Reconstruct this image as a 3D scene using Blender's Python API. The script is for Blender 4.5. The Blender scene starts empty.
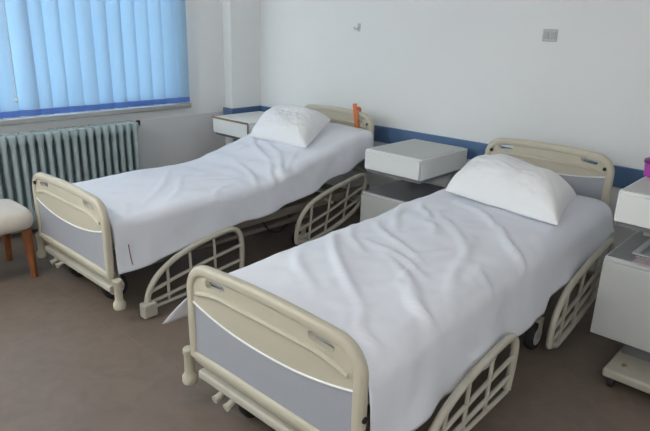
import bpy, bmesh, math, random
from mathutils import Vector, Matrix, noise
import numpy as np

SC = bpy.context.scene
COL = SC.collection
PI = math.pi
R = math.radians

# ------------------------------------------------------------------ camera
F_PX, PITCH, YAW, ROLL, CAM_H = 582.845, 0.31911, 0.74547, -0.027201, 1.60911
cp, sp, cy, sy, cr, sr = (math.cos(PITCH), math.sin(PITCH), math.cos(YAW), math.sin(YAW), math.cos(ROLL), math.sin(ROLL))
fwd = Vector((-sy * cp, cy * cp, -sp))
rgt = Vector((cy, sy, 0))
dwn = fwd.cross(rgt)
r2 = rgt * cr + dwn * sr
d2 = -rgt * sr + dwn * cr
cam_d = bpy.data.cameras.new('camera')
cam = bpy.data.objects.new('camera', cam_d)
COL.objects.link(cam)
M3 = Matrix((r2, -d2, -fwd)).transposed()
cam.matrix_world = Matrix.Translation((0, 0, CAM_H)) @ M3.to_4x4()
cam_d.sensor_fit = 'HORIZONTAL'
cam_d.sensor_width = 36
cam_d.lens = F_PX * 36 / 650
cam_d.clip_start = 0.02
SC.camera = cam

# ------------------------------------------------------------------ daylight
XW, YW = -4.62, 3.88            # window wall and headboard wall
XR, YF, ZC = 1.3, -2.9, 2.75    # right wall, wall behind the camera, ceiling
WIN = [(0.75, 3.00, 0.94, 2.36), (-2.5, 0.15, 0.94, 2.36)]      # y0 y1 z0 z1

w = bpy.data.worlds.new('overcast_sky')
SC.world = w
w.use_nodes = True
nt = w.node_tree
for n in list(nt.nodes):
    nt.nodes.remove(n)
out = nt.nodes.new('ShaderNodeOutputWorld')
bg = nt.nodes.new('ShaderNodeBackground')
tc = nt.nodes.new('ShaderNodeTexCoord')
sx = nt.nodes.new('ShaderNodeSeparateXYZ')
rp = nt.nodes.new('ShaderNodeValToRGB')
nt.links.new(tc.outputs['Generated'], sx.inputs[0])
nt.links.new(sx.outputs['Z'], rp.inputs[0])
rp.color_ramp.elements[0].position = 0.0
rp.color_ramp.elements[0].color = (0.42, 0.42, 0.40, 1)
rp.color_ramp.elements[1].position = 0.12
rp.color_ramp.elements[1].color = (0.88, 0.94, 1.0, 1)
nt.links.new(rp.outputs[0], bg.inputs['Color'])
bg.inputs['Strength'].default_value = 6.5
nt.links.new(bg.outputs[0], out.inputs[0])

for i, (a, b, c, d) in enumerate(WIN):
    L = bpy.data.lights.new('window_daylight', 'AREA')
    L.shape = 'RECTANGLE'
    L.size, L.size_y = d - c, b - a
    L.cycles.is_portal = True
    lo = bpy.data.objects.new('window_daylight', L)
    COL.objects.link(lo)
    lo.location = (XW - 0.10, (a + b) / 2, (c + d) / 2)
    lo.rotation_euler = (0, R(-90), 0)

FILL_LAMPS = [(-3.2, -.15, 40.0, 'added white fill globe, out of view, on the window side of the room'), (.65, -.5, 34.0, 'added white fill globe, out of view, on the side away from the windows')]  # invented fill globes out of view, raising the room's brightness
VS = SC.view_settings
VS.view_transform = 'Standard'
VS.look = 'None'
VS.gamma = 1
VS.use_curve_mapping = False
VS.exposure = 0.74
SC.cycles.max_bounces = 10
SC.cycles.diffuse_bounces = 8
SC.cycles.transparent_max_bounces = 12
SC.cycles.sample_clamp_indirect = 6

# ------------------------------------------------------------------ materials
def mat(name, col, rough=0.5, var=0.0, vscale=8.0, bump=0.0, bscale=40.0, metal=0.0, spec=0.4):
    m = bpy.data.materials.new(name)
    m.use_nodes = True
    t = m.node_tree
    p = t.nodes['Principled BSDF']
    p.inputs['Base Color'].default_value = (*col, 1)
    p.inputs['Roughness'].default_value = rough
    p.inputs['Metallic'].default_value = metal
    p.inputs['Specular IOR Level'].default_value = spec
    co = t.nodes.new('ShaderNodeTexCoord')
    n = t.nodes.new('ShaderNodeTexNoise')
    n.inputs['Scale'].default_value = vscale
    n.inputs['Detail'].default_value = 4
    t.links.new(co.outputs['Object'], n.inputs['Vector'])
    mx = t.nodes.new('ShaderNodeMix')
    mx.data_type = 'RGBA'
    mx.inputs[6].default_value = (*[c * (1 - var) for c in col], 1)
    mx.inputs[7].default_value = (*[min(1, c * (1 + var)) for c in col], 1)
    t.links.new(n.outputs['Fac'], mx.inputs[0])
    t.links.new(mx.outputs[2], p.inputs['Base Color'])
    if bump:
        n2 = t.nodes.new('ShaderNodeTexNoise')
        n2.inputs['Scale'].default_value = bscale
        n2.inputs['Detail'].default_value = 5
        t.links.new(co.outputs['Object'], n2.inputs['Vector'])
        bp = t.nodes.new('ShaderNodeBump')
        bp.inputs['Strength'].default_value = bump
        bp.inputs['Distance'].default_value = 0.01
        t.links.new(n2.outputs['Fac'], bp.inputs['Height'])
        t.links.new(bp.outputs[0], p.inputs['Normal'])
    return m

def floor_mat():
    m = mat('vinyl_floor', (0.172, 0.134, 0.107), 0.38, 0.10, 2.2, 0.03, 60)
    t = m.node_tree
    p = t.nodes['Principled BSDF']
    src = p.inputs['Base Color'].links[0].from_socket
    co = t.nodes.new('ShaderNodeTexCoord')
    # fine mottled print of the vinyl
    n = t.nodes.new('ShaderNodeTexNoise')
    n.inputs['Scale'].default_value = 9
    n.inputs['Detail'].default_value = 8
    n.inputs['Distortion'].default_value = 1.2
    t.links.new(co.outputs['Object'], n.inputs['Vector'])
    mr = t.nodes.new('ShaderNodeMapRange')
    mr.inputs[1].default_value = 0.3
    mr.inputs[2].default_value = 0.7
    mr.inputs[3].default_value = 0.90
    mr.inputs[4].default_value = 1.10
    t.links.new(n.outputs['Fac'], mr.inputs[0])
    mu = t.nodes.new('ShaderNodeMix')
    mu.data_type = 'RGBA'
    mu.blend_type = 'MULTIPLY'
    mu.inputs[0].default_value = 1
    t.links.new(src, mu.inputs[6])
    t.links.new(mr.outputs[0], mu.inputs[7])
    # welded seam of the sheet vinyl
    s = t.nodes.new('ShaderNodeSeparateXYZ')
    t.links.new(co.outputs['Object'], s.inputs[0])
    a = t.nodes.new('ShaderNodeMath'); a.operation = 'SUBTRACT'; a.inputs[1].default_value = 1.31
    t.links.new(s.outputs['Y'], a.inputs[0])
    b = t.nodes.new('ShaderNodeMath'); b.operation = 'ABSOLUTE'
    t.links.new(a.outputs[0], b.inputs[0])
    c = t.nodes.new('ShaderNodeMath'); c.operation = 'LESS_THAN'; c.inputs[1].default_value = 0.003
    t.links.new(b.outputs[0], c.inputs[0])
    mx = t.nodes.new('ShaderNodeMix')
    mx.data_type = 'RGBA'
    mx.inputs[7].default_value = (0.195, 0.155, 0.127, 1)
    t.links.new(c.outputs[0], mx.inputs[0])
    t.links.new(mu.outputs[2], mx.inputs[6])
    t.links.new(mx.outputs[2], p.inputs['Base Color'])
    return m

def vane_mat(name, col, fac):
    m = bpy.data.materials.new(name)
    m.use_nodes = True
    t = m.node_tree
    t.nodes.remove(t.nodes['Principled BSDF'])
    o = t.nodes['Material Output']
    d = t.nodes.new('ShaderNodeBsdfDiffuse')
    tr = t.nodes.new('ShaderNodeBsdfTranslucent')
    mx = t.nodes.new('ShaderNodeMixShader')
    co = t.nodes.new('ShaderNodeTexCoord')
    n = t.nodes.new('ShaderNodeTexNoise')
    n.inputs['Scale'].default_value = 60
    t.links.new(co.outputs['Object'], n.inputs['Vector'])
    cm = t.nodes.new('ShaderNodeMix')
    cm.data_type = 'RGBA'
    cm.inputs[6].default_value = (*[c * 0.96 for c in col], 1)
    cm.inputs[7].default_value = (*[min(1, c * 1.04) for c in col], 1)
    t.links.new(n.outputs['Fac'], cm.inputs[0])
    t.links.new(cm.outputs[2], d.inputs[0])
    t.links.new(cm.outputs[2], tr.inputs[0])
    mx.inputs[0].default_value = fac
    t.links.new(d.outputs[0], mx.inputs[1])
    t.links.new(tr.outputs[0], mx.inputs[2])
    t.links.new(mx.outputs[0], o.inputs[0])
    return m

def glass_mat():
    m = bpy.data.materials.new('window_glass')
    m.use_nodes = True
    t = m.node_tree
    t.nodes.remove(t.nodes['Principled BSDF'])
    o = t.nodes['Material Output']
    a = t.nodes.new('ShaderNodeBsdfTransparent')
    a.inputs[0].default_value = (0.93, 0.96, 0.95, 1)
    g = t.nodes.new('ShaderNodeBsdfGlossy')
    g.inputs['Roughness'].default_value = 0.02
    mx = t.nodes.new('ShaderNodeMixShader')
    mx.inputs[0].default_value = 0.06
    t.links.new(a.outputs[0], mx.inputs[1])
    t.links.new(g.outputs[0], mx.inputs[2])
    t.links.new(mx.outputs[0], o.inputs[0])
    return m

M = dict(
    wall=mat('wall_paint', (0.80, 0.81, 0.81), 0.6, 0.015, 3, 0.02, 90),
    dado=mat('oil_paint_dado', (0.66, 0.66, 0.67), 0.35, 0.02, 3),
    ceiling=mat('ceiling_paint', (0.82, 0.82, 0.81), 0.8, 0.01),
    floor=floor_mat(),
    guard=mat('blue_wall_guard', (0.085, 0.16, 0.30), 0.45, 0.05, 12),
    cream=mat('cream_plastic', (0.52, 0.48, 0.38), 0.4, 0.03, 10),
    cream_metal=mat('cream_enamel', (0.48, 0.45, 0.38), 0.4, 0.06, 18),
    laminate=mat('grey_laminate', (0.355, 0.37, 0.41), 0.45, 0.03, 30),
    piping=mat('white_piping', (0.80, 0.80, 0.80), 0.4),
    black=mat('black_rubber', (0.02, 0.02, 0.02), 0.6),
    hub=mat('grey_hub', (0.68, 0.68, 0.66), 0.45),
    chassis=mat('brown_grey_chassis', (0.20, 0.17, 0.14), 0.5, 0.1, 10),
    sheet=mat('white_cotton', (0.77, 0.79, 0.85), 0.85, 0.015, 6, 0.10, 22, spec=0.15),
    pillow=mat('white_pillowcase', (0.84, 0.84, 0.85), 0.85, 0.015, 8, 0.22, 26, spec=0.15),
    mattress=mat('pale_mattress', (0.62, 0.60, 0.55), 0.8, 0.03),
    white=mat('white_laminate', (0.74, 0.75, 0.74), 0.35, 0.02, 10),
    grey=mat('light_grey_paint', (0.50, 0.51, 0.50), 0.45, 0.03, 9),
    dark=mat('dark_grey_top', (0.17, 0.17, 0.18), 0.4, 0.08, 14),
    brown=mat('brown_edge_trim', (0.23, 0.15, 0.09), 0.5, 0.1, 20),
    wood=mat('varnished_wood', (0.24, 0.08, 0.03), 0.35, 0.25, 14),
    seat=mat('off_white_upholstery', (0.60, 0.56, 0.50), 0.8, 0.06, 14, 0.15, 80),
    radiator=mat('pale_teal_enamel', (0.36, 0.44, 0.455), 0.4, 0.05, 10),
    frame=mat('window_frame_white', (0.75, 0.75, 0.74), 0.4, 0.02),
    sill=mat('sill_grey', (0.36, 0.36, 0.35), 0.45, 0.03),
    glass=glass_mat(),
    vane=vane_mat('blue_blind_fabric', (0.47, 0.62, 0.75), 0.41),
    vane_hem=vane_mat('blue_blind_hem', (0.17, 0.29, 0.62), 0.30),
    orange=mat('orange_plastic', (0.62, 0.16, 0.05), 0.45, 0.08, 20),
    magenta=mat('magenta_plastic', (0.42, 0.05, 0.36), 0.35, 0.05, 10),
    magenta_dark=mat('dark_magenta_plastic', (0.16, 0.02, 0.16), 0.35),
    plate=mat('grey_switch_plastic', (0.52, 0.53, 0.54), 0.45, 0.03),
    plate_dark=mat('grey_rocker_plastic', (0.42, 0.43, 0.44), 0.4),
    tray=mat('pale_grey_enamel_tray', (0.42, 0.45, 0.45), 0.3, 0.05),
    ink=mat('dark_red_ink', (0.22, 0.08, 0.10), 0.8),
    paper=mat('faded_pink_paper', (0.50, 0.40, 0.40), 0.8, 0.1, 20),
)

# ------------------------------------------------------------------ mesh helpers
class MB:
    def __init__(s):
        s.v = []; s.f = []
    def add(s, v, f):
        o = len(s.v)
        s.v += [tuple(p) for p in v]
        s.f += [tuple(i + o for i in q) for q in f]
        return s
    def box(s, x0, x1, y0, y1, z0, z1):
        v = [(x, y, z) for x in (x0, x1) for y in (y0, y1) for z in (z0, z1)]
        return s.add(v, [(0, 1, 3, 2), (4, 6, 7, 5), (0, 4, 5, 1), (2, 3, 7, 6), (0, 2, 6, 4), (1, 5, 7, 3)])
    def loft(s, rings, close=False, caps=True):
        n = len(rings[0]); v = [p for r in rings for p in r]; f = []
        m = len(rings)
        for i in range(m if close else m - 1):
            a = i * n; b = ((i + 1) % m) * n
            for j in range(n):
                k = (j + 1) % n
                f.append((a + j, a + k, b + k, b + j))
        if caps and not close:
            f.append(tuple(range(n))[::-1]); f.append(tuple(range((m - 1) * n, m * n)))
        return s.add(v, f)
    def tube(s, pts, r, seg=10, close=False, prof=None, up=None):
        pts = [Vector(p) for p in pts]; n = len(pts); rings = []
        rr = r if isinstance(r, (list, tuple)) else [r] * n
        nrm = None
        for i in range(n):
            if close: t = pts[(i + 1) % n] - pts[i - 1]
            else: t = pts[min(i + 1, n - 1)] - pts[max(i - 1, 0)]
            t.normalize()
            if up is not None:
                nrm = Vector(up)
            elif nrm is None:
                nrm = t.orthogonal()
            nrm = (nrm - t * nrm.dot(t)).normalized()
            bn = t.cross(nrm)
            if prof: rings.append([pts[i] + nrm * a + bn * b for a, b in prof])
            else: rings.append([pts[i] + (nrm * math.cos(2 * PI * j / seg) + bn * math.sin(2 * PI * j / seg)) * rr[i] for j in range(seg)])
        return s.loft(rings, close)
    def lathe(s, prof, c=(0, 0, 0), seg=20, axis='Z'):
        rings = []
        for r, h in prof:
            ring = []
            for j in range(seg):
                a = 2 * PI * j / seg; p = (r * math.cos(a), r * math.sin(a), h)
                if axis == 'X': p = (p[2], p[0], p[1])
                if axis == 'Y': p = (p[1], p[2], p[0])
                ring.append((p[0] + c[0], p[1] + c[1], p[2] + c[2]))
            rings.append(ring)
        return s.loft(rings)
    def build(s, name, m, parent=None, bevel=0.0, seg=2, smooth=True, angle=40, solid=0.0, offset=0.0, sub=0, loc=None):
        me = bpy.data.meshes.new(name)
        me.from_pydata(s.v, [], s.f)
        bm = bmesh.new(); bm.from_mesh(me)
        bmesh.ops.recalc_face_normals(bm, faces=bm.faces)
        bm.to_mesh(me); bm.free()
        me.materials.append(m)
        if smooth:
            me.shade_smooth()
            me.set_sharp_from_angle(angle=R(angle))
        o = bpy.data.objects.new(name, me)
        COL.objects.link(o)
        if parent: o.parent = parent
        if loc: o.location = loc
        if solid:
            q = o.modifiers.new('thickness', 'SOLIDIFY'); q.thickness = solid; q.offset = offset
        if bevel:
            q = o.modifiers.new('bevel', 'BEVEL'); q.width = bevel; q.segments = seg; q.limit_method = 'ANGLE'
            q.angle_limit = R(40)
        if sub:
            q = o.modifiers.new('sub', 'SUBSURF'); q.levels = sub; q.render_levels = sub
        return o

def tag(o, label=None, cat=None, group=None, kind=None):
    if label: o['label'] = label
    if cat: o['category'] = cat
    if group: o['group'] = group
    if kind: o['kind'] = kind
    return o

def thing(name, loc, label, cat, group=None, rz=0.0):
    o = bpy.data.objects.new(name, None)
    COL.objects.link(o)
    o.location = loc; o.rotation_euler = (0, 0, rz); o.empty_display_size = 0.1
    return tag(o, label, cat, group)

def struct(o):
    o['kind'] = 'structure'
    return o

def poly_panel(name, outer, holes, y, thick, m, parent, bevel=0.0):
    """flat panel in the XZ plane with holes, given real thickness"""
    bm = bmesh.new()
    for loop in [outer] + holes:
        vs = [bm.verts.new((a, y, b)) for a, b in loop]
        for i in range(len(vs)):
            bm.edges.new((vs[i], vs[(i + 1) % len(vs)]))
    bmesh.ops.triangle_fill(bm, edges=bm.edges[:], use_beauty=True, use_dissolve=False)
    bmesh.ops.recalc_face_normals(bm, faces=bm.faces)
    r = bmesh.ops.extrude_face_region(bm, geom=bm.faces[:])
    vs = [e for e in r['geom'] if isinstance(e, bmesh.types.BMVert)]
    bmesh.ops.translate(bm, verts=vs, vec=(0, thick, 0))
    bmesh.ops.recalc_face_normals(bm, faces=bm.faces)
    me = bpy.data.meshes.new(name)
    bm.to_mesh(me); bm.free()
    me.materials.append(m)
    me.shade_smooth(); me.set_sharp_from_angle(angle=R(35))
    o = bpy.data.objects.new(name, me)
    COL.objects.link(o)
    if parent: o.parent = parent
    return o

def cr_spline(pts, k=6):
    """Catmull-Rom through points"""
    P = [Vector(p) for p in pts]; out = []
    for i in range(len(P) - 1):
        a = P[max(i - 1, 0)]; b = P[i]; c = P[i + 1]; d = P[min(i + 2, len(P) - 1)]
        for j in range(k):
            t = j / k
            out.append(0.5 * ((2 * b) + (c - a) * t + (2 * a - 5 * b + 4 * c - d) * t * t + (3 * b - a - 3 * c + d) * t ** 3))
    out.append(P[-1])
    return out

# ================================================================== ROOM
T = 0.26
struct(MB().box(XW - T, XR + .2, YF - .2, YW + .2, -0.12, 0).build('floor', M['floor'], smooth=False))
struct(MB().box(XW - T, XR + .2, YF - .2, YW + .2, ZC, ZC + .12).build('ceiling', M['ceiling'], smooth=False))
struct(MB().box(XW - T, XR + .2, YW, YW + .2, 0, ZC).build('wall_back', M['wall'], smooth=False))
struct(MB().box(XR, XR + .2, YF, YW, 0, ZC).build('wall_right', M['wall'], smooth=False))
struct(MB().box(XW - T, XR + .2, YF - .2, YF, 0, ZC).build('wall_front', M['wall'], smooth=False))
mb = MB()
z0, z1 = WIN[0][2], WIN[0][3]
mb.box(XW - T, XW, YF, YW, 0, z0).box(XW - T, XW, YF, YW, z1, ZC)
mb.box(XW - T, XW, YF, WIN[1][0], z0, z1).box(XW - T, XW, WIN[1][1], WIN[0][0], z0, z1).box(XW - T, XW, WIN[0][1], YW, z0, z1)
struct(mb.build('wall_left', M['wall'], smooth=False))
# windows
for i, (a, b, c, d) in enumerate(WIN):
    xg = XW - 0.17
    mb = MB()
    fw = 0.06
    mb.box(xg - .03, xg + .03, a, a + fw, c, d).box(xg - .03, xg + .03, b - fw, b, c, d)
    mb.box(xg - .03, xg + .03, a + fw, b - fw, c, c + fw).box(xg - .03, xg + .03, a + fw, b - fw, d - fw, d)
    for k in (1, 2):
        ym = a + (b - a) * k / 3
        mb.box(xg - .028, xg + .028, ym - .04, ym + .04, c + fw, d - fw)
    wo = struct(mb.build('window_%d' % (i + 1), M['frame'], bevel=.004))
    for k in range(3):
        ya = a + (b - a) * k / 3; yb = a + (b - a) * (k + 1) / 3
        MB().box(xg - .004, xg + .004, ya + .03, yb - .03, c + .05, d - .05).build('pane', M['glass'], wo, smooth=False)
    s = MB().box(XW - .13, XW + .06, a - .08, b + .10, .842, .882)
    s.build('window_sill', M['sill'], wo, bevel=.006)
# corner column, dado, wall guard, skirting
CX0, CY0 = -4.50, 3.52
struct(MB().box(XW, CX0, CY0, YW, 0, ZC).build('trim_1', M['wall'], bevel=.006))
struct(MB().box(XW, XW + .004, YF, CY0, .0, .765).build('trim_2', M['dado'], smooth=False))
gz0, gz1 = .672, .805
g = MB().box(CX0 + .022, XR, YW - .022, YW, gz0, gz1)
g.box(CX0, CX0 + .022, CY0 - .022, YW, gz0, gz1).box(XW, CX0, CY0 - .022, CY0, gz0, gz1)
struct(g.build('trim_3', M['guard'], bevel=.004))
struct(MB().box(CX0 + .014, XR, YW - .014, YW, 0, .08).build('baseboard_back', M['chassis'], bevel=.003))

# ================================================================== BLIND
XB = -4.575
bl = thing('vertical_blind', (XB, 1.9, z0), 'blue vertical slat blind drawn across the window above the radiator', 'blind')
def L_(x, y, z): return (x - XB, y - 1.9, z - z0)
MB().box(-.02, .02, -1.15, 1.18, 1.49, 1.53).build('headrail', M['frame'], bl, bevel=.004)
zb, zt = .895, 2.365
rnd = random.Random(4)
ys = []
y = 3.015
while y > .75:
    ys.append(y); y -= .1225
for i, yc in enumerate(ys):
    ang = R(-15 + rnd.uniform(-4, 4))
    wv = .139
    if i == 11: yc += .022; ang = R(-15)
    rings = []
    def ring(za, th=.0006):
        out = []
        for sgn in (1, -1):
            rr = range(9) if sgn == 1 else range(8, -1, -1)
            for j in rr:
                t = j / 8 - .5
                bow = .010 * (1 - 4 * t * t) + th * sgn
                ly = t * wv; lx = bow
                out.append((lx * math.cos(ang) - ly * math.sin(ang) + 0.0, yc - 1.9 + lx * math.sin(ang) + ly * math.cos(ang), za - z0))
        return out
    sway = rnd.uniform(-.004, .004)
    rings = []
    for k in range(6):
        za = zb + .045 + (zt - zb - .045) * k / 5
        rings.append([(x + sway * (1 - k / 5), yy, zz) for x, yy, zz in ring(za)])
    v = MB().loft(rings).build('vane', M['vane'], bl)
    rings = [[(x + sway, yy, zz) for x, yy, zz in ring(za, .0016)] for za in (zb, zb + .045)]
    MB().loft(rings).build('hem_weight', M['vane_hem'], v)
# bead chain with its end ball
MB().tube([(.012, 1.60 - 1.9, 1.48), (.012, 1.60 - 1.9, .09)], .003, 6).build('bead_chain', M['frame'], bl)
MB().lathe([(.001, -.016), (.011, -.010), (.015, 0), (.011, .010), (.001, .016)], (.012, 1.60 - 1.9, .075), 12).build('chain_weight', M['piping'], bl)

# ================================================================== RADIATOR
rad = thing('radiator', (-4.52, 1.75, 0), 'pale teal column radiator on the wall under the blue blind', 'radiator')
RY1 = 2.50
pitch = .0645
nsec = 25
def section():
    b = MB()
    hw = pitch / 2
    for xx in (-.045, .045):
        prof = [(.0285, .12), (.0315, .135), (.0315, .17), (.021, .205), (.0195, .25), (.0195, .66), (.021, .70), (.0315, .735), (.0315, .768), (.026, .78)]
        rings = []
        for r, z in prof:
            ring = []
            for j in range(12):
                a = 2 * PI * j / 12
                ring.append((xx + .036 * (r / .0315) ** .3 * math.cos(a), r * math.sin(a), z))
            rings.append(ring)
        b.loft(rings)
    b.box(-.045, .045, -.008, .008, .14, .76)
    return b
first = None
for i in range(nsec):
    yl = RY1 - pitch / 2 - pitch * i - 1.75
    if first is None:
        first = section().build('radiator_section', M['radiator'], rad, loc=(0, yl, 0))
    else:
        c = first.copy(); COL.objects.link(c); c.parent = rad; c.location = (0, yl, 0)
ybot = RY1 - pitch * nsec - 1.75
MB().lathe([(.026, 0), (.026, pitch * nsec)], (0, ybot, .745), 12, 'Y').build('header_pipe', M['radiator'], rad)
MB().lathe([(.026, 0), (.026, pitch * nsec)], (0, ybot, .155), 12, 'Y').build('header_pipe', M['radiator'], rad)
vv = MB().tube([(0, RY1 - 1.75, .745), (0, RY1 - 1.75 + .045, .745), (-.05, RY1 - 1.75 + .06, .745), (-.093, RY1 - 1.75 + .06, .745)], .011, 8).build('feed_pipe', M['radiator'], rad)
MB().lathe([(.006, -.02), (.017, -.016), (.019, .012), (.012, .02)], (.0, RY1 - 1.75 + .03, .765), 12).build('valve_knob', M['black'], vv)
for yy in (-.2, -.6):
    MB().box(-.096, -.03, yy, yy + .04, .60, .64).build('wall_bracket', M['radiator'], rad)

# ================================================================== BEDS
BW = .942; HWd = .818; BL = 2.31
def arch(hw, zb, zt, rc, crown=.012, n=9, inset=0.0):
    """outline points from bottom left, up, over the rounded top, down to bottom right"""
    hw -= inset; zt -= inset; rc = max(rc - inset, .01)
    p = [(-hw, zb), (-hw, (zb + zt - rc) / 2)]
    for i in range(n + 1):
        a = PI - (PI / 2) * i / n
        p.append((-hw + rc + rc * math.cos(a), zt - rc + rc * math.sin(a)))
    for k in range(1, 8):
        x = (-hw + rc) + (2 * hw - 2 * rc) * k / 8
        p.append((x, zt + crown * (1 - (x / (hw - rc)) ** 2)))
    for i in range(n + 1):
        a = PI / 2 - (PI / 2) * i / n
        p.append((hw - rc + rc * math.cos(a), zt - rc + rc * math.sin(a)))
    p += [(hw, (zb + zt - rc) / 2), (hw, zb)]
    return p

def rprof(a, b, r, n=4):
    """rounded rectangle profile"""
    out = []
    for cx, cz, s in ((a - r, b - r, 0), (-a + r, b - r, 1), (-a + r, -b + r, 2), (a - r, -b + r, 3)):
        for i in range(n):
            t = (s + i / (n - 1)) * PI / 2
            out.append((cx + r * math.cos(t), cz + r * math.sin(t)))
    return out

def smile(hw, ze, zc, n=16):
    return [(-hw + 2 * hw * i / n, zc + (ze - zc) * abs(-1 + 2 * i / n) ** 2.2) for i in range(n + 1)]

def slot(x0, x1, z0, z1, r=.016, n=4, lift=0.0):
    out = []
    for cx, cz, s in ((x1 - r, z1 - r, 0), (x0 + r, z1 - r, 1), (x0 + r, z0 + r, 2), (x1 - r, z0 + r, 3)):
        for i in range(n):
            t = (s + i / (n - 1)) * PI / 2
            x = cx + r * math.cos(t)
            out.append((x, cz + r * math.sin(t) + lift * (x - (x0 + x1) / 2)))
    return out

def board(name, hw, zb, zt, rc, zsm_e, zsm_c, root, y, lean=0.0, hz=None, hx=None):
    """moulded end board: frame with sub parts"""
    b = MB()
    path = [(x, y, z) for x, z in arch(hw, zb, zt, rc, inset=.022)]
    path = path + [(-hw + .022 + (2 * hw - .044) * (1 - k / 6), y, zb) for k in range(1, 6)]
    b.tube(path, 0, close=True, prof=rprof(.021, .022, .014), up=(0, 1, 0))
    fr = b.build(name, M['cream'], root, angle=60)
    ins = .034
    top = [(x, z) for x, z in arch(hw, zb, zt, rc, inset=ins)]
    hw2 = hw - ins
    sm = smile(hw2, zsm_e, zsm_c)
    top_in = [p for p in top if p[1] > zsm_e + .004]
    outer = sm + top_in[::-1]
    # two handle openings under the top bar
    zt2 = zt - .045
    holes = []
    a, c = hx
    holes.append(slot(-c, -a, hz[0], hz[1], lift=.10))
    holes.append(slot(a, c, hz[0], hz[1], lift=-.10))
    poly_panel('upper_panel', outer, holes, y - .012, .024, M['cream'], fr)
    low = [(-hw2, zb), (hw2, zb)] + sm[::-1]
    poly_panel('insert_panel', low, [], y - .009, .018, M['laminate'], fr)
    MB().tube([(x, y - .013, z) for x, z in sm], .0045, 6).build('piping', M['piping'], fr)
    # raised moulding bead below the handle openings
    bead = [(x, y - .014, z) for x, z in smile(hw2 - .03, hz[0] - .052, hz[0] - .022)]
    bead = [(x, yy, hz[0] - .024 - .05 * max(0, abs(x) / (hw2 - .03) - .62) ** 1.5 * 2.6) for x, yy, z in bead]
    MB().tube(bead, .010, 8).build('moulding_bead', M['cream'], fr)
    return fr

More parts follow.
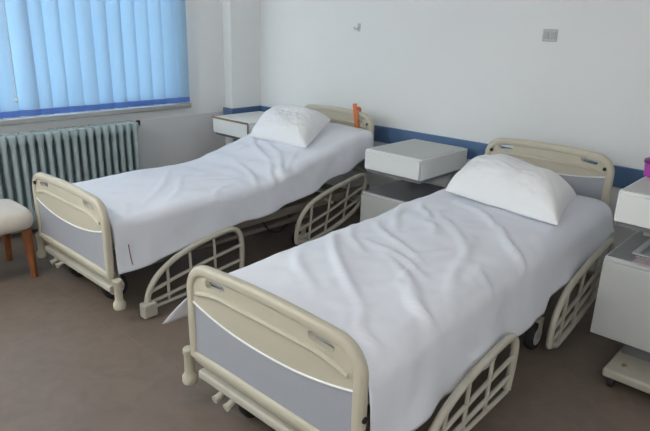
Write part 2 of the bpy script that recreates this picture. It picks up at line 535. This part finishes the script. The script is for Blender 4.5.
def bed(rootloc, label, prof, rail_shift, far=False):
    root = thing('hospital_bed', rootloc, label, 'bed', 'hospital beds')
    fb = board('footboard', BW / 2, .262, .690, .125, .515, .458, root, 0, hz=(.612, .645), hx=(.225, .345))
    hb = board('headboard', HWd / 2, .46, .930, .115, .800, .765, root, BL, hz=(.862, .890), hx=(.215, .315))
    for sx_ in (-1, 1):
        MB().lathe([(.001, -.008), (.010, -.006), (.011, .004), (.001, .008)], (sx_ * (HWd / 2 - .05), BL - .022, .845), 10, 'Y').build('plug', M['black'], hb)
    if far:
        MB().lathe([(.001, -.008), (.012, -.006), (.013, .004), (.001, .008)], (-BW / 2 + .062, -.020, .620), 10, 'Y').build('plug', M['black'], fb)
    else:
        MB().lathe([(.001, -.006), (.012, -.004), (.012, .004), (.001, .006)], (BW / 2 + .001, .0, .42), 10, 'X').build('plug', M['black'], fb)
    # chassis
    b = MB()
    for sx_ in (-1, 1):
        b.box(sx_ * .40 - .022, sx_ * .40 + .022, .02, BL - .03, .30, .36)
    for yy in (.25, .85, 1.45, 2.05):
        b.box(-.378, .378, yy - .02, yy + .02, .31, .35)
    b.build('bed_frame', M['chassis'], root, bevel=.004)
    b = MB()
    for sx_ in (-1, 1):
        b.tube([(sx_ * .28, .12, .19), (sx_ * .28, 1.75, .19)], .02, 8)
    b.tube([(-.30, 1.60, .19), (.30, 1.60, .19)], .018, 8)
    b.tube([(-.30, .14, .19), (.30, .14, .19)], .018, 8)
    for yy in (.5, 1.5):
        for sx_ in (-1, 1):
            b.tube([(sx_ * .28, yy, .19), (sx_ * .36, yy + .28, .33)], .014, 8)
    b.build('lifting_gear', M['chassis'], root)
    # platform follows the mattress underside
    rings = []
    for yy, zz in prof:
        rings.append([(-.43, yy, zz - .155), (.43, yy, zz - .155), (.43, yy, zz - .135), (-.43, yy, zz - .135)])
    MB().loft(rings).build('mattress_platform', M['cream_metal'], root)
    rings = []
    for yy, zz in prof:
        pr = rprof(.435, .064, .045, 4)
        rings.append([(a, yy, zz - .066 + c) for a, c in pr])
    # rounded ends
    def shrink(rg, dy, k):
        cz = sum(p[2] for p in rg) / len(rg)
        return [(p[0] * k, p[1] + dy, cz + (p[2] - cz) * (k * 2 - 1)) for p in rg]
    rings = [shrink(rings[0], -.012, .96)] + rings + [shrink(rings[-1], .012, .96)]
    MB().loft(rings).build('mattress', M['mattress'], root, angle=70)
    # lower crossbar and corner legs at both ends
    MB().tube([(-.43, .02, .165), (.43, .02, .165)], 0, prof=rprof(.020, .024, .010), up=(0, 0, 1)).build('foot_crossbar', M['cream_metal'], root)
    for sx_ in (-1, 1):
        for yy, hw in ((.005, .512), (BL - .02, .44)):
            p = [(.018, .080), (.031, .084), (.034, .094), (.034, .116), (.026, .126), (.022, .14), (.022, .225), (.026, .232), (.026, .25), (.02, .256)]
            b = MB().lathe(p, (sx_ * hw, yy, 0), 16)
            b.build('corner_bumper', M['cream'], root)
    for yy, xx in ((.02, .512), (BL - .02, .44)):
        MB().tube([(-xx + .01, yy + .012, .20), (xx - .01, yy + .012, .20)], .014, 8).build('bumper_bar', M['cream_metal'], root)
    for px in (-.29, -.215):
        b = MB().tube([(px, .02, .135), (px, -.012, .122), (px, -.028, .118)], [.014, .015, .018], 8)
        b.build('brake_pedal', M['cream_metal'], root)
    # casters
    for cx, cyy, tr in ((-.22, .13, .0), (.22, .13, .0), (.385, 1.53, .0), (-.385, 1.53, .0)):
        f = MB()
        f.box(cx - .032, cx - .026, cyy - .025, cyy + .025, .07, .165).box(cx + .026, cx + .032, cyy - .025, cyy + .025, .07, .165)
        f.box(cx - .032, cx + .032, cyy - .03, cyy + .03, .165, .18)
        fo = f.build('caster', M['cream_metal'], root, bevel=.003)
        MB().lathe([(.052, -.022), (.072, -.022), (.078, -.014), (.078, .014), (.072, .022), (.052, .022)], (cx, cyy, .078), 24, 'X').build('tyre', M['black'], fo)
        MB().lathe([(.010, -.024), (.050, -.023), (.053, -.018), (.053, .018), (.050, .023), (.010, .024)], (cx, cyy, .078), 20, 'X').build('hub', M['hub'], fo)
    # side rails, lowered
    for sx_ in (-1, 1):
        X = sx_ * .515
        sh = rail_shift
        out = cr_spline([(0, .235 + sh, .06), (0, .265 + sh, .145), (0, .34 + sh, .225), (0, .47 + sh, .290), (0, .65 + sh, .335), (0, .84 + sh, .358), (0, .915 + sh, .345), (0, .945 + sh, .290), (0, .94 + sh, .19), (0, .92 + sh, .085)], 5)
        def tl(yy, zz):          # the lowered rail leans outwards at its foot
            return (X + sx_ * (.055 if far else .0) * (1 - zz / .36), yy, zz)
        pts = [tl(p.y, p.z) for p in out]
        b = MB().tube(pts, .0175, 10)
        ra = b.build('side_rail', M['cream_metal'], root)
        for bar in (((.262, .135), (.45, .175), (.70, .215), (.945, .245)), ((.245, .075), (.50, .105), (.73, .130), (.93, .150)), ((.25, .045), (.92, .075))):
            MB().tube([tl(a + sh, c) for a, c in bar], .0105, 8).build('rail_bar', M['cream_metal'], ra)
        for yy, zz in ((.40, .255), (.56, .312), (.74, .345)):
            MB().tube([tl(yy + sh, zz), tl(yy - .02 + sh, .05 + .03 * yy)], .009, 8).build('rail_spindle', M['cream_metal'], ra)
        xb = X + sx_ * (.052 if far else .0)
        MB().box(xb - .03, xb + .03, .20 + sh, .285 + sh, .004, .090).build('rail_bracket', M['cream_metal'], ra, bevel=.010)
        MB().tube([(X - sx_ * .015, .60 + sh, .30), (X - sx_ * .10, .60 + sh, .32)], .012, 8).build('rail_arm', M['cream_metal'], ra)
        h = cr_spline([(0, 1.405, .12), (0, 1.41, .21), (0, 1.45, .30), (0, 1.56, .385), (0, 1.75, .44), (0, 1.98, .482), (0, 2.11, .495), (0, 2.155, .45), (0, 2.13, .36), (0, 2.06, .245), (0, 1.88, .165), (0, 1.68, .115), (0, 1.50, .085)], 5)
        pts = [(X, p.y + (rail_shift - .06) * .3, p.z) for p in h]
        s2 = (rail_shift - .06) * .3
        ra = MB().tube(pts, .0165, 10, close=True).build('side_rail', M['cream_metal'], root)
        MB().tube([(X, 1.41 + s2, .20), (X, 1.75 + s2, .285), (X, 2.145 + s2, .40)], .010, 8).build('rail_bar', M['cream_metal'], ra)
        MB().tube([(X, 1.405 + s2, .13), (X, 1.75 + s2, .205), (X, 2.11 + s2, .315)], .010, 8).build('rail_bar', M['cream_metal'], ra)
        for ya, za, yb_, zb_ in ((1.56, .385, 1.53, .09), (1.76, .442, 1.70, .12), (1.96, .48, 1.90, .17)):
            MB().tube([(X, ya + s2, za), (X, yb_ + s2, zb_)], .009, 8).build('rail_spindle', M['cream_metal'], ra)
        MB().tube([(X - sx_ * .02, 1.80 + s2, .33), (X - sx_ * .10, 1.80 + s2, .34)], .012, 8).build('rail_arm', M['cream_metal'], ra)
    if far:
        MB().tube(cr_spline([(.30, 1.16, .36), (.32, 1.22, .25), (.33, 1.28, .17), (.30, 1.40, .14), (.25, 1.55, .17)], 5), .007, 8).build('power_cable', M['black'], root)
    return root

NEAR = (-1.416, 1.233, 0)
FAR = (-3.293, 1.358, 0)
prof_near = [(.05, .575), (.3, .585), (.7, .600), (1.1, .615), (1.5, .632), (1.9, .640), (2.2, .640)]
prof_far = [(.05, .545), (.3, .548), (.7, .548), (1.05, .550), (1.2, .565), (1.35, .605), (1.55, .660), (1.75, .712), (1.95, .755), (2.1, .775), (2.2, .780)]
bed(NEAR, 'cream hospital bed nearest the camera, its grey panelled footboard in the foreground', prof_near, .045)
bed(FAR, 'cream hospital bed with raised head section, next to the radiator', prof_far, -.095, far=True)

def interp(pts, t):
    if t <= pts[0][0]: return pts[0][1]
    for (a, b), (c, d) in zip(pts, pts[1:]):
        if t <= c:
            u = (t - a) / (c - a); u = u * u * (3 - 2 * u) * .5 + u * .5
            return b + (d - b) * u
    return pts[-1][1]

def ridge(x, y, rs):
    z = 0
    for x0, y0, x1, y1, h, wd in rs:
        dx, dy = x1 - x0, y1 - y0
        l2 = dx * dx + dy * dy
        t = ((x - x0) * dx + (y - y0) * dy) / l2
        tc_ = min(1, max(0, t))
        px, py = x - x0 - tc_ * dx, y - y0 - tc_ * dy
        l = math.sqrt(l2)
        bend = .02 * math.sin(t * 5 + x0 * 9)
        d = (px * dy - py * dx) / l + bend
        e = math.hypot(px, py) if (t < 0 or t > 1) else abs(d)
        f = math.exp(-(e / (wd * .85)) ** 2) * (0.35 + .65 * math.sin(PI * tc_))
        z += 1.15 * h * f
    return z

def make_sheet(loc, prof, hemL, hemR, ridges, label, y0, y1, seed, puff, tail=False, foot_hem=None):
    hw = .452; rc = .095 if tail else .045
    ny, nx = 120, 92
    rnd = random.Random(seed)
    so = Vector((seed * 7.3, 1.1, 2.2))
    verts = []; faces = []
    for i in range(ny + 1):
        v = i / ny
        yy = y0 + (y1 - y0) * v
        zt = interp(prof, yy) + .010
        hl = interp(hemL, yy); hr = interp(hemR, yy)
        # cross-section lengths
        dl = zt - rc - hl; dr = zt - rc - hr
        arc = rc * PI / 2
        top = 2 * (hw - rc)
        tot = dl + arc + top + arc + dr
        for j in range(nx + 1):
            s = tot * j / nx
            if s < dl:
                x = -hw; z = hl + s; n = Vector((-1, 0, 0)); drop = 1 - s / max(dl, .01)
            elif s < dl + arc:
                a = (s - dl) / rc
                x = -hw + rc - rc * math.cos(a); z = zt - rc + rc * math.sin(a); n = Vector((-math.cos(a), 0, math.sin(a))); drop = 0
            elif s < dl + arc + top:
                x = -hw + rc + (s - dl - arc); z = zt; n = Vector((0, 0, 1)); drop = 0
            elif s < dl + 2 * arc + top:
                a = (s - dl - arc - top) / rc
                x = hw - rc + rc * math.sin(a); z = zt - rc + rc * math.cos(a); n = Vector((math.sin(a), 0, math.cos(a))); drop = 0
            else:
                x = hw; z = zt - rc - (s - dl - 2 * arc - top); n = Vector((1, 0, 0)); drop = (s - dl - 2 * arc - top) / max(dr, .01)
            p = Vector((x, yy, z))
            # broad swell, creases, fine crumple
            q = Vector((x * 2.2, yy * 1.6, z * 2)) + so
            d = .012 * (noise.noise(q) + .5) + .008 * (noise.noise(q * 3.1) + .4) + .0035 * noise.noise(q * 7.0) + .004 * abs(noise.noise(Vector((x * 5 + yy * 2.5, yy * 1.5 - x, 3.0)) * 2.0))
            if n.z > .3:
                d += ridge(x, yy, ridges) * n.z
                d += puff * max(0, 1 - (x / hw) ** 2) * 0.5
            if drop > 0:
                sgn = n.x
                d += drop * (.016 * noise.noise(Vector((sgn * 3, yy * 5.5, seed))) + .009 * math.sin(yy * 15 + sgn * 2 + seed) + .024)
                p.z += drop ** 2 * .012 * noise.noise(Vector((yy * 6, sgn, seed + 3.0)))
            p += n * max(d, .0015)
            if tail and n.x < -.5 and drop > 0:
                k = max(0, 1 - (yy - y0) / .42) ** 1.1 * drop ** .28
                p.x -= .13 * k; p.y -= .085 * k * drop; p.z += .015 * k
            verts.append(p)
    for i in range(ny):
        for j in range(nx):
            a = i * (nx + 1) + j
            faces.append((a, a + 1, a + nx + 2, a + nx + 1))
    mb = MB(); mb.add(verts, faces)
    o = mb.build('bed_sheet', M['sheet'], None, solid=.003, offset=1, angle=180, loc=loc)
    tag(o, label, 'bed sheet', 'bed sheets')
    return o

rid_near = [
    (-0.42, 0.8, 0.2, 0.27, 0.016, 0.02), (0.2, 0.27, 0.41, 0.12, 0.016, 0.02), (-0.41, 0.95, -0.09, 0.63, 0.012, 0.018), (-0.2, 0.82, 0.25, 0.64, 0.014, 0.018), (0.2, 0.53, 0.46, 0.4, 0.014, 0.02), (0.46, 0.4, 0.58, 0.28, 0.014, 0.02), (-0.32, 1.05, 0.18, 0.71, 0.014, 0.016), (-0.2, 1.65, 0.18, 1.36, 0.018, 0.018), (0.18, 1.36, 0.48, 1.11, 0.018, 0.018), (-0.03, 0.73, 0.47, 0.38, 0.012, 0.018), (0.3, 1.25, 0.57, 1.03, 0.012, 0.02), (-0.32, 1.48, -0.15, 1.23, 0.014, 0.014), (-0.15, 1.23, 0.02, 1.06, 0.014, 0.014), (0.12, 0.73, 0.23, 0.51, 0.01, 0.014), (-0.36, 0.52, 0.01, 0.22, 0.01, 0.025), (-0.16, 1.39, 0.31, 0.89, 0.012, 0.018), (0.15, 1.16, 0.43, 0.54, 0.01, 0.022), (-0.46, 1.48, -0.14, 0.95, 0.01, 0.02), (0.14, 0.24, 0.38, 0.03, 0.01, 0.02), (0.47, 0.25, 0.63, 0.08, 0.01, 0.025), (0.34, 0.92, 0.52, 0.75, 0.012, 0.018), (0.14, 0.96, 0.11, 0.73, 0.01, 0.014)]
rid_far = [
    (-0.32, 1.77, 0.22, 1.45, 0.018, 0.016), (0.22, 1.45, 0.65, 1.19, 0.018, 0.016), (-0.37, 1.7, 0.22, 1.35, 0.016, 0.016), (0.22, 1.35, 0.56, 1.16, 0.016, 0.016), (0.29, 0.33, -0.27, 0.87, 0.012, 0.022), (0.34, 0.45, -0.07, 0.85, 0.01, 0.02), (0.19, 1.65, 0.65, 1.12, 0.012, 0.016), (-0.1, 1.31, 0.55, 1.01, 0.012, 0.02), (0.16, 0.24, 0.62, 0.08, 0.01, 0.025), (0.09, 0.86, 0.18, 1.13, 0.01, 0.02), (0.49, 0.61, 0.32, 0.93, 0.01, 0.02), (-0.06, 1.73, 0.16, 1.87, 0.01, 0.016)]
make_sheet(NEAR, prof_near, [(0, .34), (.25, .36), (.6, .33), (2.2, .36)],
           [(0, .27), (.3, .255), (.6, .26), (1.05, .285), (1.26, .305), (1.36, .30), (1.42, .375), (1.6, .385), (1.9, .43), (2.2, .50)],
           rid_near, 'rumpled white sheet draped over the bed nearest the camera', .032, 2.245, 1, .030, tail=True)
make_sheet(FAR, prof_far, [(0, .33), (2.2, .55)],
           [(0, .265), (.1, .265), (.45, .31), (.7, .35), (1.1, .375), (1.45, .43), (1.85, .53), (2.2, .62)],
           rid_far, 'white sheet tucked smooth over the bed beside the radiator', .032, 2.245, 2, .022)
# printed laundry mark near the foot of the far sheet
lm = MB().tube([(-3.293 + .4905, 1.358 + .098, .43), (-3.293 + .496, 1.358 + .102, .36), (-3.293 + .501, 1.358 + .108, .31)], .0028, 6).build('laundry_mark', M['ink'])
LM = lm

# ------------------------------------------------------------------ pillows
def pillow(A, B, BK, thick, under, label, seed):
    """A,B front edge corners; BK point at the middle of the back edge"""
    A = Vector(A); B = Vector(B); BK = Vector(BK)
    mid = (A + B) / 2
    ex = (B - A).normalized(); W_ = (B - A).length
    ey = BK - mid; D_ = ey.length; ey.normalize()
    ez = ex.cross(ey).normalized()
    n = 44; mm = 32
    top = {}; verts = []; faces = []
    def P(u, v, s):
        # u,v in -1..1
        ax = 1 - .05 * (1 - v * v) ** 1.0 if abs(u) > 0 else 1
        x = u * W_ / 2 * (1 - .045 * (1 - v * v)) 
        y = v * D_ / 2 * (1 - .05 * (1 - u * u))
        h = ((1 - abs(u) ** 2.6) * (1 - abs(v) ** 2.4)) ** .46
        q = Vector((u * 1.7, v * 1.7, seed + (5 if s > 0 else 9)))
        z = h * (1 + .14 * noise.noise(q * 1.1)) * (thick if s > 0 else thick * under)
        cr = min(1, (1 - max(abs(u), abs(v))) * 5)
        z += s * .010 * abs(noise.noise(q * 3.2)) * cr + s * .006 * noise.noise(q * 6) * cr
        return mid + ex * x + ey * (y + D_ / 2) + ez * (s * z + .035)
    for s in (1, -1):
        for i in range(n + 1):
            for j in range(mm + 1):
                u = -1 + 2 * i / n; v = -1 + 2 * j / mm
                verts.append(P(u, v, s) + ez * s * .004)
    N = (n + 1) * (mm + 1)
    for i in range(n):
        for j in range(mm):
            a = i * (mm + 1) + j
            faces.append((a, a + mm + 1, a + mm + 2, a + 1))
            faces.append((N + a, N + a + 1, N + a + mm + 2, N + a + mm + 1))
    bnd = [i * (mm + 1) for i in range(n + 1)] + [n * (mm + 1) + j for j in range(1, mm + 1)] + [i * (mm + 1) + mm for i in range(n - 1, -1, -1)] + [j for j in range(mm - 1, 0, -1)]
    for a, b in zip(bnd, bnd[1:] + bnd[:1]):
        faces.append((a, b, N + b, N + a))
    base = Vector((mid.x, mid.y, min(A.z, B.z)))
    mb = MB(); mb.add([p - base for p in verts], faces)
    o = mb.build('pillow', M['pillow'], None, angle=180, loc=base, sub=1)
    tag(o, label, 'pillow', 'pillows')
    return o
pillow((-1.725, 2.90, .662), (-1.005, 2.80, .652), (-1.44, 3.27, .715), .18, .22, 'white pillow leaning on the headboard of the bed nearest the camera', 3.0)
pillow((-3.585, 2.98, .705), (-2.965, 3.00, .705), (-3.41, 3.40, .855), .145, .50, 'plump white pillow on the raised bed beside the radiator', 8.0)

# ================================================================== BEDSIDE CABINETS
def cabinet(x0, x1, y0, y1, zt, zfloor_gap, label, trim=False, ext=.03):
    cx, cyy = (x0 + x1) / 2, y0
    root = thing('bedside_cabinet', (cx, cyy, 0), label, 'bedside cabinet', 'bedside cabinets')
    hw = (x1 - x0) / 2; dp = y1 - y0
    zb_ = zt - .145            # underside of upper drawer
    bt = zt - .325             # top of lower body
    bb = bt - .40              # bottom of lower body
    bx = MB().box(-hw, hw, 0, dp, zb_, zt).build('drawer_case', M['white'], root, bevel=.006)
    MB().box(-hw + .012, hw - .012, .012, dp - .012, zt - .001, zt + .004).build('top_panel', M['grey'] if not trim else M['white'], bx, bevel=.002)
    MB().box(-hw + .008, hw - .008, -.016, -.001, zb_ + .006, zt - .010).build('drawer_front', M['white'], bx, bevel=.004)
    if trim:
        t = MB().box(-hw - .004, hw + .004, -.020, -.0165, zt - .012, zt + .006)
        t.box(hw - .008, hw + .004, -.022, -.0165, zb_, zt - .012).build('edge_trim', M['brown'], bx)
    t = MB().box(-hw + .01, hw - .01, .01, dp - .01, zb_ - .022, zb_ - .001).build('slide_rail', M['dark'], root, bevel=.003)
    for sx_ in (-1, 1):
        po = MB().box(sx_ * (hw - .05) - .018, sx_ * (hw - .05) + .018, dp - .10, dp - .04, bt, zb_ - .022)
        po.build('post', M['cream_metal'], root, bevel=.004)
    bo = MB().box(-hw - ext, hw, .02, dp - .02, bb, bt).build('cabinet_body', M['grey'], root, bevel=.006)
    MB().box(-hw - ext + .002, hw - .002, .004, .0195, bb + .004, bt - .016).build('door', M['grey'], bo, bevel=.003)
    MB().box(-hw - ext + .01, hw - .01, .03, dp - .03, bt, bt + .006).build('shelf_top', M['dark'], bo, bevel=.002)
    MB().box(-hw + .12, hw - .12, .12, dp - .1, .10, bb).build('pedestal', M['dark'], root, bevel=.004)
    ba = MB().box(-hw + .10, hw - .06, -.09, dp - .05, .055, .10).build('base_plate', M['cream_metal'], root, bevel=.012)
    MB().lathe([(.001, .008), (.012, .007), (.014, 0)], (-hw + .17, .0, .101), 12).build('base_bolt', M['brown'], ba)
    for ax in (-hw + .14, hw - .10):
        for ay in (-.055, dp - .09):
            MB().lathe([(.010, -.012), (.023, -.012), (.026, -.006), (.026, .006), (.023, .012), (.010, .012)], (ax, ay, .0265), 16, 'X').build('caster', M['black'], root)
    return root
cabinet(-.75, -.27, 2.75, 3.30, .930, 0, 'white two-tier bedside cabinet with a magenta container on it, at the right edge', ext=.012)
cabinet(-2.575, -2.095, 3.20, 3.79, .765, 0, 'white two-tier bedside cabinet standing between the two beds')
cabinet(-4.42, -3.91, 3.24, 3.80, .765, 0, 'white bedside cabinet with brown edging in the corner behind the far bed', trim=True)

# things on the right cabinet
c = thing('container', (-.70, 3.14, .935), 'magenta plastic container on top of the right bedside cabinet', 'container')
MB().lathe([(.050, 0), (.056, .004), (.062, .075), (.060, .075), (.054, .008), (.001, .006)], (0, 0, 0), 24).build('tub', M['magenta'], c)
MB().lathe([(.064, .068), (.066, .070), (.066, .082), (.060, .086), (.001, .087)], (0, 0, 0), 24).build('lid', M['magenta_dark'], c)
t = thing('tray', (-.55, 2.97, .6125), 'shallow pale grey tray on the lower shelf of the right bedside cabinet', 'tray')
MB().box(-.10, .10, -.13, .13, 0, .006).build('tray_base', M['tray'], t, bevel=.002)
MB().tube([(-.10, -.13, .018), (.10, -.13, .018), (.10, .13, .018), (-.10, .13, .018)], 0, close=True, prof=rprof(.004, .018, .003), up=(0, 0, 1)).build('tray_rim', M['tray'], t)
p = MB().box(-.09, .09, -.05, .05, 0, .003).build('folded_paper', M['paper'], None, loc=(-.55, 2.805, .6125))
tag(p, 'faded pinkish folded paper in front of the grey tray on the right cabinet', 'paper')

# ================================================================== SMALL THINGS
# orange strap over the far headboard
so = thing('strap', (-3.065, 3.645, .76), 'orange strap hooked upright over the headboard of the far bed', 'strap')
prs = rprof(.016, .004, .003)
MB().tube([(.040, -.010, .02), (.030, -.010, .09), (.014, -.010, .17), (.004, -.010, .225), (.002, -.010, .238)], 0, prof=rprof(.006, .021, .005), up=(0, 1, 0)).build('band', M['orange'], so)
MB().tube([(.010, -.006, .196), (.010, .045, .196), (.010, .052, .188), (.010, .052, .13)], 0, prof=rprof(.004, .014, .003), up=(1, 0, 0)).build('hook', M['orange'], so)

# switch plate and hook on the headboard wall
s = thing('switch_plate', (-1.64, YW, 1.57), 'grey double switch plate high on the wall above the nearest bed', 'switch')
MB().box(-.048, .048, -.010, 0, -.038, .038).build('face_plate', M['plate'], s, bevel=.004)
for xx in (-.022, .024):
    MB().box(xx - .017, xx + .017, -.016, -.010, -.022, .022).build('rocker', M['plate_dark'], s, bevel=.003)
h = thing('wall_hook', (-3.255, YW, 1.58), 'small grey hook on the wall above the far bed', 'hook')
MB().box(-.014, .014, -.008, 0, -.030, .032).build('back_plate', M['plate'], h, bevel=.003)
MB().tube(cr_spline([(0, -.008, .0), (-.004, -.030, -.012), (-.012, -.042, -.010), (-.018, -.046, .004)], 4), .006, 8).build('prong', M['plate'], h)

# ================================================================== CHAIR
ch = thing('chair', (-3.95, .98, 0), 'off-white upholstered chair with brown wooden legs at the left edge', 'chair')
def cushion(x0, x1, y0, y1, z0, z1, crown):
    rings = []
    n = 8
    prof_ = []
    for i in range(n + 1):
        a = -PI / 2 + PI * i / n
        prof_.append((math.cos(a), math.sin(a)))
    b = MB()
    cx, cy_ = (x0 + x1) / 2, (y0 + y1) / 2
    hx, hy, hz = (x1 - x0) / 2, (y1 - y0) / 2, (z1 - z0) / 2
    for k, (c_, s_) in enumerate(prof_):
        ring = []
        inset = (1 - c_) * .035
        for j in range(40):
            a = 2 * PI * j / 40
            ca, sa = math.cos(a), math.sin(a)
            e = 2 / 7
            px = math.copysign(abs(ca) ** e, ca) * (hx - inset); py = math.copysign(abs(sa) ** e, sa) * (hy - inset)
            ring.append((cx + px, cy_ + py, (z0 + z1) / 2 + s_ * hz))
        rings.append(ring)
    b.loft(rings)
    return b
cushion(-.16, .275, -.32, .338, .325, .450, .01).build('seat', M['seat'], ch, angle=70)
MB().box(-.13, .195, -.29, .295, .305, .335).build('seat_frame', M['wood'], ch, bevel=.006)
for lx, ly, ox, oy in ((.195, .285, .045, .0), (-.12, .27, -.03, .0), (.185, -.27, .02, -.03), (-.12, -.27, -.03, -.03)):
    MB().tube([(lx, ly, .315), (lx + ox * .5, ly + oy * .5, .16), (lx + ox, ly + oy, .0)], [.032, .026, .018], 12).build('leg', M['wood'], ch)
cushion(-.15, .215, -.40, -.30, .44, .82, .01).build('backrest', M['seat'], ch, angle=70)

# the printed mark belongs to the far sheet
for o in list(COL.objects):
    if o.get('label', '').startswith('white sheet tucked'):
        LM.parent = o
        for v in LM.data.vertices:
            v.co -= Vector(FAR)

# ================================================================== ADDED FILL_LAMPS (unseen above the frame, put in to brighten the room)
def emit(name, col, st):
    m = bpy.data.materials.new(name)
    m.use_nodes = True
    p = m.node_tree.nodes['Principled BSDF']
    p.inputs['Base Color'].default_value = (.8, .8, .8, 1)
    p.inputs['Emission Color'].default_value = (*col, 1)
    p.inputs['Emission Strength'].default_value = st
    return m
for lx, ly, st, lab in FILL_LAMPS:
    FILL_MAT = emit('fill_lamp_glow', (1.0, 0.98, 0.96), st)
    c = thing('fill_lamp', (lx, ly, ZC), lab, 'ceiling light')
    MB().lathe([(.001, 0), (.06, -.002), (.062, -.02), (.02, -.035), (.014, -.04), (.014, -.26), (.055, -.27), (.06, -.30), (.001, -.30)], (0, 0, 0), 20).build('stem', M['frame'], c)
    MB().lathe([(.001 + .15 * math.sin(PI * k / 14), -.43 + .15 * math.cos(PI * k / 14)) for k in range(15)], (0, 0, 0), 24).build('globe', FILL_MAT, c)
